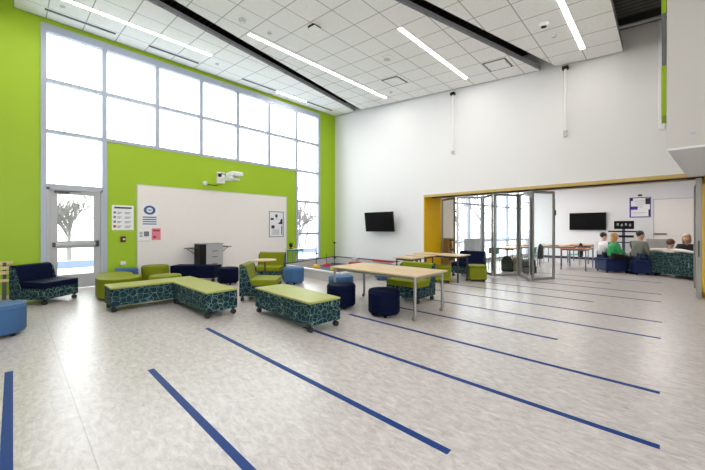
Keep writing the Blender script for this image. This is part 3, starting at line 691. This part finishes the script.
# ------------------------------------------------------------------ folding glass partition
PP = [(11.1, 6.05), (10.5, 5.2), (11.05, 4.47), (10.38, 3.90), (11.1, 3.34), (10.25, 2.78), (11.07, 2.36)]
part = thing('folding_partition', 'folding glass partition in steel frames, zigzag across the opening', 'partition', (0, 0, 0))
def leaf(a, b, idx):
    a = Vector((*a, 0)); b = Vector((*b, 0)); d = (b - a); L = d.length; d.normalize()
    M = Matrix(((d.x, -d.y, 0, a.x), (d.y, d.x, 0, a.y), (0, 0, 1, 0), (0, 0, 0, 1))); H = 2.6; e = .03
    p = MB().box(e, e + .06, -.022, .022, .02, H, M).box(L - e - .06, L - e, -.022, .022, .02, H, M).box(e + .06, L - e - .06, -.022, .022, .02, .10, M).box(e + .06, L - e - .06, -.022, .022, H - .07, H, M).build('glass_leaf', STEEL, part)
    MB().box(e + .06, L - e - .06, -.004, .004, .10, H - .07, M).build('glass_pane', GLASS, p)
    MB().tube([M @ Vector((L - .012, 0, .2)), M @ Vector((L - .012, 0, 2.4))], .012, 8).build('hinge', STEELD, p)
for i in range(6): leaf(PP[i], PP[i + 1], i)
h = MB().tube([(11.03, 2.34, 1.9), (11.03, 2.34, 2.05)], .02, 8).build('latch', STEELD, part)
o = thing('folded_partition_leaf', 'steel framed partition leaf folded against the right end of the opening', 'partition', (10.24, -.53, 0))
f = MB().box(0, .07, -.03, .06, .02, 2.6).box(.07, .9, -.03, .06, .02, .12).box(.07, .9, -.03, .06, 2.5, 2.6).box(.83, .9, -.03, .06, .12, 2.5).build('leaf_frame', STEEL, o, bevel=.003)
MB().box(.07, .83, .02, .03, .12, 2.5).build('glass_pane', GLASS, o)
MB().tube([(-.012, .02, .9), (-.012, .02, 1.25)], .012, 8).build('handle', STEELD, o)
# track
tag(MB().box(10.55, 10.68, -.59, 6.15, 2.62, 2.66).build('partition_track', STEELD), 'dark ceiling track of the folding partition under the header', 'track')

# ------------------------------------------------------------------ far room contents
o = tv('large black wall television of the far room', (19.42, 2.77, 1.87), 1.46, .84, 0, 0); MB().box(.02, .08, -.2, .2, -.15, .15).build('wall_mount', STEELD, o)
o = thing('display_cart', 'black display screen on a rolling stand with dark shelf bars', 'display', (18.9, 1.37, 0))
MB().box(-.02, .03, -.36, .33, 1.50, 1.86).build('screen', SCREEN, o, bevel=.006)
t = MB()
for k in range(4): t.box(-.024, -.018, -.26 + .14 * k, -.19 + .14 * k, 1.62 + .03 * (k % 2), 1.73 + .03 * (k % 2))
t.build('picture', mat('screen_grey', (.3, .3, .3), .5), o)
MB().box(-.04, .1, -.55, .55, 1.36, 1.42).build('upper_shelf', BLACK, o); MB().box(-.04, .1, -.35, .35, 1.12, 1.22).build('equipment_box', BLACK, o)
MB().box(-.10, .3, -.50, .50, .88, .92).build('lower_shelf', STEELD, o)
MB().box(.04, .10, -.05, .05, .08, 1.6).build('post', mat('blue_grey_post', (.07, .08, .14), .5), o)
MB().box(-.3, .3, -.35, -.29, .03, .08).box(-.3, .3, .29, .35, .03, .08).box(-.03, .09, -.3, .3, .04, .08).build('base', STEELD, o)
o = thing('wall_poster', 'large white poster with dark purple frame on the far room wall', 'poster', (19.5, .84, 2.47))
MB().box(-.02, 0, -.36, .36, -.45, .45).build('sheet', PAPER, o)
MB().box(-.03, -.02, -.36, .36, .42, .45).box(-.03, -.02, -.36, .36, -.45, -.41).box(-.03, -.02, -.36, -.33, -.41, .42).box(-.03, -.02, .31, .36, -.41, .42).build('frame', PURP, o)
MB().box(-.032, -.021, .08, .31, -.10, .05).build('purple_block', PURP, o)
MB().box(-.032, -.021, -.33, -.18, .13, .40).box(-.032, -.021, .24, .33, .3, .42).box(-.032, -.021, -.33, -.28, -.4, -.1).box(-.05, 0, -.07, .07, .5, .58).build('black_blocks', INK, o)
t = MB()
for k in range(4): t.box(-.03, -.021, -.2 + .03 * k, .2 - .04 * k, .28 - .09 * k, .29 - .09 * k)
t.box(-.03, -.021, -.2, .22, -.25, -.24); t.build('text_lines', INK, o)
o = thing('far_whiteboard', 'plain beige whiteboard panel on the far room wall', 'whiteboard', (19.5, -1.0, 0))
MB().box(-.03, 0, -1.4, 1.38, .3, 2.78).build('board', BOARD, o); MB().box(-.04, 0, -1.43, 1.41, 2.78, 2.81).box(-.04, 0, 1.38, 1.41, .3, 2.78).build('board_frame', GREYP, o)
MB().box(-.12, -.03, .98, 1.38, 1.26, 1.31).build('marker_tray', STEELD, o)
o = thing('filing_cabinet', 'grey cabinet behind the seated person in olive jacket', 'cabinet', (16.4, .22, 0))
MB().box(-.3, .3, -.28, .3, .0, 1.14).build('body', mat('warm_grey_metal', (.36, .34, .32), .4), o, bevel=.01)
for k in range(3): 
    d_ = MB().box(-.315, -.3, -.25, .27, .08 + .35 * k, .40 + .35 * k).build('drawer', mat('grey_drawer', (.42, .40, .38), .4), o, bevel=.004)
    MB().box(-.335, -.315, -.05, .07, .30 + .35 * k, .32 + .35 * k).build('handle', STEEL, d_)
# bookshelf
o = thing('bookshelf', 'low wooden bookshelf filled with books inside the far room', 'bookshelf', (11.62, 6.05, 0))
MB().box(-.28, .28, .10, .12, 0, 1.15).box(-.28, -.25, -.15, .10, 0, 1.15).box(.25, .28, -.15, .10, 0, 1.15).box(-.25, .25, -.15, .10, 1.12, 1.15).box(-.25, .25, -.15, .10, .02, .05).box(-.25, .25, -.15, .10, .38, .40).box(-.25, .25, -.15, .10, .74, .76).build('case', OAKD, o)
bc = [('red', (.35, .03, .02)), ('brown', (.12, .07, .04)), ('blue', (.05, .1, .3)), ('cream', (.6, .55, .42)), ('black', (.02, .02, .03)), ('orange', (.5, .18, .03))]
for sz, lb in ((.05, 'bottom'), (.40, 'middle'), (.76, 'top')):
    x = -.24; order = bc[:]; random.shuffle(order); order = order[:4]
    for cn, cc in order:
        w_ = random.uniform(.09, .118); h_ = random.uniform(.22, .29)
        t = MB().box(x, x + w_ - .004, -.12, .06, 0, h_).build('binder', mat('binder_' + cn, cc, .6), bevel=.004); t.location = (11.62, 6.05, sz)
        tag(t, cn + ' binder standing upright on the ' + lb + ' shelf of the bookshelf', 'binder', 'binders on the bookshelf'); x += w_
o = thing('storage_cabinet', 'grey storage cabinet behind the navy chair, seen through glass', 'cabinet', (13.2, 5.75, 0))
MB().box(-.45, .45, -.2, .2, .05, 1.12).build('body', GREYP, o, bevel=.01); MB().box(-.45, .45, -.2, .2, 0, .05).build('plinth', BLACK, o)
for s in (0, 1): MB().box(-.44 + .44 * s, -.005 + .44 * s, -.215, -.2, .08, 1.10).build('door', mat('pale_grey_door', (.42, .43, .47), .5), o, bevel=.003)
# far tables
ORW = wood('orange_laminate', (.50, .26, .12), (.62, .36, .18))
GM = mat('blue_grey_leg', (.16, .17, .24), .5, .3)
FT = [((14.0, 15.65, 2.0, 2.85), 'classroom table nearest the far television, with laptop on top'), ((15.35, 16.9, 3.0, 3.9), 'classroom table behind the free glass edge, left of laptop table'),
      ((17.0, 18.4, 2.35, 3.2), 'classroom table under the far television'), ((12.6, 14.7, 4.0, 4.8), 'classroom table seen through the middle glass leaf'),
      ((15.2, 16.8, 4.45, 5.15), 'classroom table beside the far windows')]
for (x0, x1, y0, y1), lb in FT: table(x0, x1, y0, y1, .80, ORW, GM, lb, wheels=False, group='classroom tables', r=.02, inset=.05, name='classroom_table')
o = thing('laptop', 'closed black laptop on the classroom table before far television', 'laptop', (15.1, 2.3, .80), .3)
MB().box(-.17, .17, -.24, .24, 0, .018).build('base', BLACK, o, bevel=.004); MB().box(-.17, .17, -.24, .24, .019, .03).build('lid', BLACK, o, bevel=.004)
for x, y, w_, d_, c, lb in ((14.3, 2.6, .3, .4, PURP, 'purple folder on the classroom table before far television'), (14.35, 2.2, .3, .22, REDP, 'red folder on the classroom table before far television'), (15.8, 3.4, .25, .3, mat('green_book', (.03, .3, .12), .5), 'green folder on the classroom table behind the glass edge')):
    t = MB().box(-w_ / 2, w_ / 2, -d_ / 2, d_ / 2, 0, .03).build('folder', c, bevel=.004); t.location = (x, y, .80); tag(t, lb, 'folder')
TEALP = mat('teal_plastic', (.05, .26, .22), .5)
def school_chair(label, loc, rz):
    r = thing('school_chair', label, 'chair', loc, rz, 'teal school chairs')
    MB().box(-.2, .2, -.21, .21, .43, .45).build('seat', TEALP, r, bevel=.008); MB().prism([(-.2, .6), (-.185, .6), (-.23, .82), (-.245, .82)], lambda x, z: Vector((x, -.19, z)), lambda x, z: Vector((x, .19, z))).build('backrest', TEALP, r, bevel=.005)
    for sx in (-1, 1):
        for sy in (-1, 1):
            top = .43 if sx > 0 else .80
            MB().tube([(sx * .20, sy * .2, 0), (sx * .17 if sx > 0 else -.19, sy * .18, .43)] + ([] if sx > 0 else [(-.225, sy * .18, .78)]), .012, 8).build('leg', STEEL, r, smooth=True)
    return r
sc = school_chair('teal school chair at the table by middle glass leaf, near side', (13.5, 3.75, 0), PI / 2)
for x, y, a_, lb in ((14.2, 3.78, PI / 2, 'teal school chair right of another at the middle glass table'), (12.3, 4.5, 0, 'teal school chair at the end of the middle glass table'), (16.2, 2.75, PI / 2, 'teal school chair between classroom tables under black jacket'),
                    (15.75, 4.15, PI / 2, 'teal school chair at window side table, left'), (16.4, 4.17, PI / 2, 'teal school chair at window side table, right'), (15.9, 1.7, PI * .8, 'teal school chair at right end of laptop table')):
    if a_ != PI * .8: dup(sc, (x, y, 0), a_, lb, 'teal school chairs')
def jacket(label, loc, rz, m_=BLACK, name='jacket'):
    r = MB(); r.ball((0, 0, .28), .09, .21, .30, 14, 10).ball((.02, .12, .12), .07, .09, .14).ball((.0, -.13, .1), .07, .08, .13)
    t = r.build(name, m_, smooth=True); t.location = loc; t.rotation_euler = (0, 0, rz); tag(t, label, 'jacket'); return t
jacket('black jacket hanging on a chair back seen through the glass', (14.25, 3.53, .35), PI / 2)
jacket('black jacket on a chair left of the laptop table', (16.25, 2.54, .35), PI / 2)
jacket('dark bundled jacket on the floor left of the tan backpack', (12.1, 4.05, -.02), 0, mat('dark_green_cloth', (.015, .03, .02), .8))
def backpack(label, loc, rz, m_):
    r = thing('backpack', label, 'backpack', loc, rz)
    MB().box(-.13, .13, -.19, .19, 0, .50).build('body', m_, r, bevel=.08); MB().box(-.19, -.12, -.15, .15, .04, .26).build('front_pocket', m_, r, bevel=.03)
    for s in (-1, 1): MB().tube([(.12, s * .1, .42), (.19, s * .11, .3), (.12, s * .1, .08)], .015, 8).build('strap', BLACK, r, smooth=True)
backpack('tan backpack on the floor seen through the glass partition', (12.5, 3.82, 0), .3, mat('tan_canvas', (.33, .27, .19), .8))
backpack('black backpack on the floor beside the tan one', (11.95, 3.3, 0), .9, mat('black_canvas', (.015, .015, .017), .8))

# seats for the people
NAVB = mat('royal_navy_vinyl', (0.016, 0.028, 0.10), 0.5, spec=0.15)
make_cube(.72, .48, NAVB, 'navy square ottoman under the two seated friends, left', (14.58, 1.38, 0), math.radians(34), 'navy seats of the group')
make_cube(.66, .48, NAVB, 'navy square ottoman under the person in olive jacket', (14.52, .60, 0), math.radians(30), 'navy seats of the group')
make_chair(.80, 1.62, NAVY, PATT, 'patterned teal sofa seen from behind at the right', (14.26, -.37, 0), math.radians(-37), .77, name='sofa', hs=.42)
make_cube(.5, .45, NAVY, 'navy cube seat behind the sofa under the person facing camera', (15.75, -.50, 0), .2, 'navy seats of the group')

# ------------------------------------------------------------------ people
def skin_mesh(name, verts, edges, m_, parent=None, sub=2):
    me = bpy.data.meshes.new(name); me.from_pydata([v[:3] for v in verts], edges, []); me.materials.append(m_)
    o = bpy.data.objects.new(name, me); COL.objects.link(o)
    if parent: o.parent = parent
    md = o.modifiers.new('skin', 'SKIN'); md.use_smooth_shade = True
    if not me.skin_vertices: me.attributes  # layer is created by the modifier
    lay = me.skin_vertices[0].data
    for i, v in enumerate(verts):
        rx, ry = (v[3], v[4]) if len(v) > 4 else (v[3], v[3])
        lay[i].radius = (rx, ry); lay[i].use_root = (i == 0)
    s = o.modifiers.new('subsurf', 'SUBSURF'); s.levels = sub; s.render_levels = sub
    return o
def person(label, loc, rz, hs, shirt, pants, hair, skin=SKIN1, lean=(.05, 0), arms=None, head_turn=0.0, long_hair=False, hat=None, scale=1.0, knee=.42):
    """faces local +x, seated; arms = per side (elbow, wrist)"""
    root = skin
    V = []; E = []
    def add(x, y, z, r, p=None):
        V.append((x, y, z, r)); i = len(V) - 1
        if p is not None: E.append((p, i))
        return i
    lx, ly = lean; s = scale
    pel = add(0, 0, hs + .11 * s, .10 * s)
    sp = add(lx * .3, ly * .3, hs + .26 * s, .10 * s, pel); ch = add(lx * .7, ly * .7, hs + .41 * s, .098 * s, sp)
    nk = add(lx, ly, hs + .55 * s, .052 * s, ch)
    hx = lx + .02
    n2 = add(hx, ly, hs + .61 * s, .05 * s, nk)
    h1 = add(hx + .015, ly, hs + .68 * s, .082 * s, n2); h2 = add(hx, ly, hs + .77 * s, .088 * s, h1); h3 = add(hx - .005, ly, hs + .82 * s, .055 * s, h2)
    ct, st = math.cos(head_turn), math.sin(head_turn)
    nose = add(hx + .105 * ct, ly + .105 * st, hs + .70 * s, .014, h1)
    for sd in (-1, 1): add(hx - .085 * st * sd * 1.0, ly + .092 * sd * ct, hs + .72 * s, .018, h1)
    wr = []
    for k, sd in enumerate((-1, 1)):
        sh = add(lx * .85, ly + sd * .18 * s, hs + .475 * s, .046 * s, ch)
        el, wp = arms[k] if arms else ((.12, sd * .27, hs + .25), (.33, sd * .12, hs + .20))
        e = add(*el, .042 * s, sh); w = add(*wp, .028, e)
        d = (Vector(wp) - Vector(el)).normalized(); side = d.cross(Vector((0, 0, 1)));
        if side.length < .1: side = Vector((0, 1, 0))
        side.normalize(); up = side.cross(d)
        pc_ = Vector(wp) + d * .06; palm = add(*pc_, .030, w)
        for f in range(4):
            b0 = pc_ + side * (-.027 + .018 * f) + d * .03; L = (.062, .075, .07, .055)[f]
            a1 = add(*b0, .0095, palm); a2 = add(*(b0 + d * L * .55 - up * .006), .009, a1); add(*(b0 + d * L - up * .028), .0075, a2)
        t0 = Vector(wp) + d * .03 + side * (.03 * -sd); a1 = add(*(t0 + side * (.018 * -sd) + d * .02), .011, palm); add(*(t0 + side * (.026 * -sd) + d * .055 - up * .01), .009, a1)
        wr.append((sh, e, w))
    legs = []
    for sd in (-1, 1):
        hp = add(.02, sd * .10 * s, hs + .10 * s, .09 * s, pel); kn = add(knee, sd * .13, hs + .07, .062 * s, hp)
        an = add(knee + .03, sd * .13, .09, .04, kn); ft = add(knee + .10, sd * .135, .045, .038, an); add(knee + .20, sd * .14, .035, .03, ft)
        legs.append((hp, kn, an, ft))
    body = skin_mesh('person', V, E, skin)
    body.location = loc; body.rotation_euler = (0, 0, rz); tag(body, label, 'person')
    # shirt
    SV = []; SE = []
    def cp(i, r, L_, EE, p=None, off=(0, 0, 0)):
        v = V[i]; L_.append((v[0] + off[0], v[1] + off[1], v[2] + off[2], r)); j = len(L_) - 1
        if p is not None: EE.append((p, j))
        return j
    a = cp(sp, .155 * s, SV, SE); b0 = cp(pel, .15 * s, SV, SE, a, (0, 0, -.02)); b = cp(ch, .172 * s, SV, SE, a, (0, 0, .01)); c = cp(nk, .080 * s, SV, SE, b, (0, 0, -.005))
    for sh, e, w in wr:
        x = cp(sh, .090 * s, SV, SE, b, (0, 0, .005)); y = cp(e, .060 * s, SV, SE, x); z = cp(w, .042, SV, SE, y)
    skin_mesh('shirt', SV, SE, shirt, body)
    TV = []; TE = []
    a = cp(pel, .118 * s, TV, TE, None, (0, 0, -.01))
    for hp, kn, an, ft in legs:
        x = cp(hp, .105 * s, TV, TE, a); y = cp(kn, .076 * s, TV, TE, x); z = cp(an, .055, TV, TE, y, (0, 0, .03))
    skin_mesh('trousers', TV, TE, pants, body)
    for sd in (-1, 1):
        M = MB(); M.ball((knee + .12, sd * .137, .045), .14, .05, .045); M.build('shoe', BLACK, body, smooth=True)
    # hair
    H = MB(); R = Matrix.Rotation(head_turn, 3, 'Z')
    hc = Vector((hx, ly, hs + .755 * s))
    H.ball(hc + R @ Vector((-.022, 0, .02)), .108, .103, .105, 20, 12)
    if long_hair:
        H.ball(hc + R @ Vector((-.06, 0, -.09)), .065, .10, .15, 16, 10)
        for sd in (-1, 1): H.ball(hc + R @ Vector((-.005, sd * .085, -.07)), .045, .03, .12, 12, 8)
    H.build('hair', hair, body, smooth=True)
    Ey = MB(); Mo = MB(); Wh = MB()
    for sd in (-1, 1):
        Wh.ball(hc + R @ Vector((.085, sd * .033, -.035)), .013, .016, .009, 10, 6); Ey.ball(hc + R @ Vector((.095, sd * .033, -.035)), .006, .007, .007, 8, 6)
    Wh.build('eyes', WHITP, body, smooth=True); Ey.build('pupils', BLACK, body, smooth=True)
    Mo.ball(hc + R @ Vector((.088, 0, -.10)), .009, .026, .007, 10, 6); Mo.build('mouth', mat('lip_red', (.35, .08, .07), .5), body, smooth=True)
    if hat:
        Ht = MB(); Ht.ball(hc + R @ Vector((-.045, 0, .055)), .105, .108, .095, 20, 12); Ht.build('hat', hat, body, smooth=True)
    return body
HD = mat('dark_hair', (.012, .009, .008), .5); HB = mat('blond_hair', (.48, .26, .09), .5); HBR = mat('brown_hair', (.10, .045, .025), .5); HG = mat('ginger_hair', (.42, .20, .08), .5)
WSH = mat('white_shirt_cloth', (.68, .68, .70), .8, bump=.2); GSH = mat('green_shirt_cloth', (.02, .28, .08), .8, bump=.2); OSH = mat('olive_jacket_cloth', (.17, .18, .15), .8, bump=.2)
CRM = mat('cream_sweater_cloth', (.70, .67, .62), .8, bump=.2); DSH = mat('dark_jacket_cloth', (.02, .022, .03), .8, bump=.2); PB = mat('black_trouser_cloth', (.012, .012, .014), .8); PJ = mat('denim_cloth', (.03, .05, .11), .8)
person('person with dark hair in white shirt seated at the left of the group', (14.78, 1.66, 0), math.radians(-50), .47, WSH, PJ, HD, lean=(.03, 0), long_hair=False, scale=1.06)
person('person with blond hair, green shirt and black trousers seated on navy ottoman', (14.30, 1.33, 0), math.radians(-62), .47, GSH, PB, HB, long_hair=True, scale=1.04)
person('person with dark hair in olive jacket seated leaning forward', (14.38, .70, 0), math.radians(-48), .47, OSH, PJ, HD, lean=(.10, 0), scale=1.14)
aa = math.radians(-37)
hs4 = .38
person('person with brown hair and cream sweater, arms spread along sofa back', (14.33, -.12, 0), aa, hs4, CRM, PJ, HBR, lean=(-.04, 0), scale=.92,
       arms=[((-.24, -.46, hs4 + .47), (-.24, -.78, hs4 + .43)), ((-.24, .40, hs4 + .45), (-.30, .62, hs4 + .22))], knee=.45)
person('person with ginger hair and pale hat facing the camera, in dark jacket', (15.72, -.50, 0), math.radians(178), .45, DSH, PB, HG, lean=(.05, 0), long_hair=True, hat=mat('cream_knit', (.62, .55, .45), .8),
       arms=[((.14, -.27, .71), (.33, -.10, .75)), ((.14, .27, .71), (.33, .10, .75))])
o = thing('tablet', 'black tablet held by the person facing the camera', 'tablet', (15.28, -.51, .83))
MB().box(-.008, .008, -.15, .15, -.1, .1, Matrix.Rotation(.5, 4, 'Y')).build('case', BLACK, o, bevel=.004)

# ------------------------------------------------------------------ outside
o = MB().box(-80, 160, GY + .26, 160, -.3, -.05).build('ground', mat('snowy_ground', (.55, .57, .60), .8, var=.1, vscale=.3)); struct(o, 'snowy ground outside the windows', 'ground')
o = MB().box(-30, 60, 17, 20.5, -.05, -.03).build('road', mat('wet_road', (.10, .13, .20), .95, spec=0)); struct(o, 'blue grey road outside', 'road')
BARK = mat('grey_bark', (.20, .185, .175), .9)
def tree(x, y, h, label, seed, dense=0, group='bare trees outside'):
    rnd = random.Random(seed); M = MB()
    def br(p, d, L, r, lev):
        mid = p + d * L * .5 + Vector((rnd.uniform(-1, 1), rnd.uniform(-1, 1), rnd.uniform(-.3, .5))) * L * .08; e = p + d * L
        M.tube([p, mid, e], [r, r * .8, r * .6], 5, False)
        if lev == 0: return
        k = (4 if lev > 1 else 5) + dense
        for i in range(k):
            t = rnd.uniform(.35, 1.0); q = p.lerp(e, t)
            nd = (d + Vector((rnd.uniform(-1, 1), rnd.uniform(-1, 1), rnd.uniform(-.35, .8))) * .85).normalized()
            br(q, nd, L * rnd.uniform(.5, .72), r * .5, lev - 1)
    br(Vector((0, 0, 0)), Vector((0, 0, 1)), h * (.26 if dense else .42), h * .018, 4)
    t = M.build('bare_tree', BARK, smooth=False); t.location = (x, y, -.06); tag(t, label, 'tree', group)
for i, (x, y, h, lb) in enumerate(((1.9, 21.0, 6.5, 'bare tree seen through the glass of the exit door'), (5.2, 27.0, 7.5, 'bare tree farther behind the exit door'), (.6, 24, 6.0, 'bare tree left behind the exit door glass'),
        (16.2, 21.5, 7.0, 'bare tree seen through the narrow window by the corner'), (19, 24.5, 7.5, 'bare tree farther behind the narrow window'),
        (20.5, 11.0, 7.0, 'bare tree outside the far room windows, left'), (26, 12.5, 8.0, 'bare tree outside the far room windows, middle'), (33, 13.5, 8.0, 'bare tree outside the far room windows, right'), (24, 17, 9.0, 'bare tree standing farther outside the far room windows'))):
    tree(x, y, h, lb, 11 + i, 2 if i in (0, 1, 3, 5) else 0)
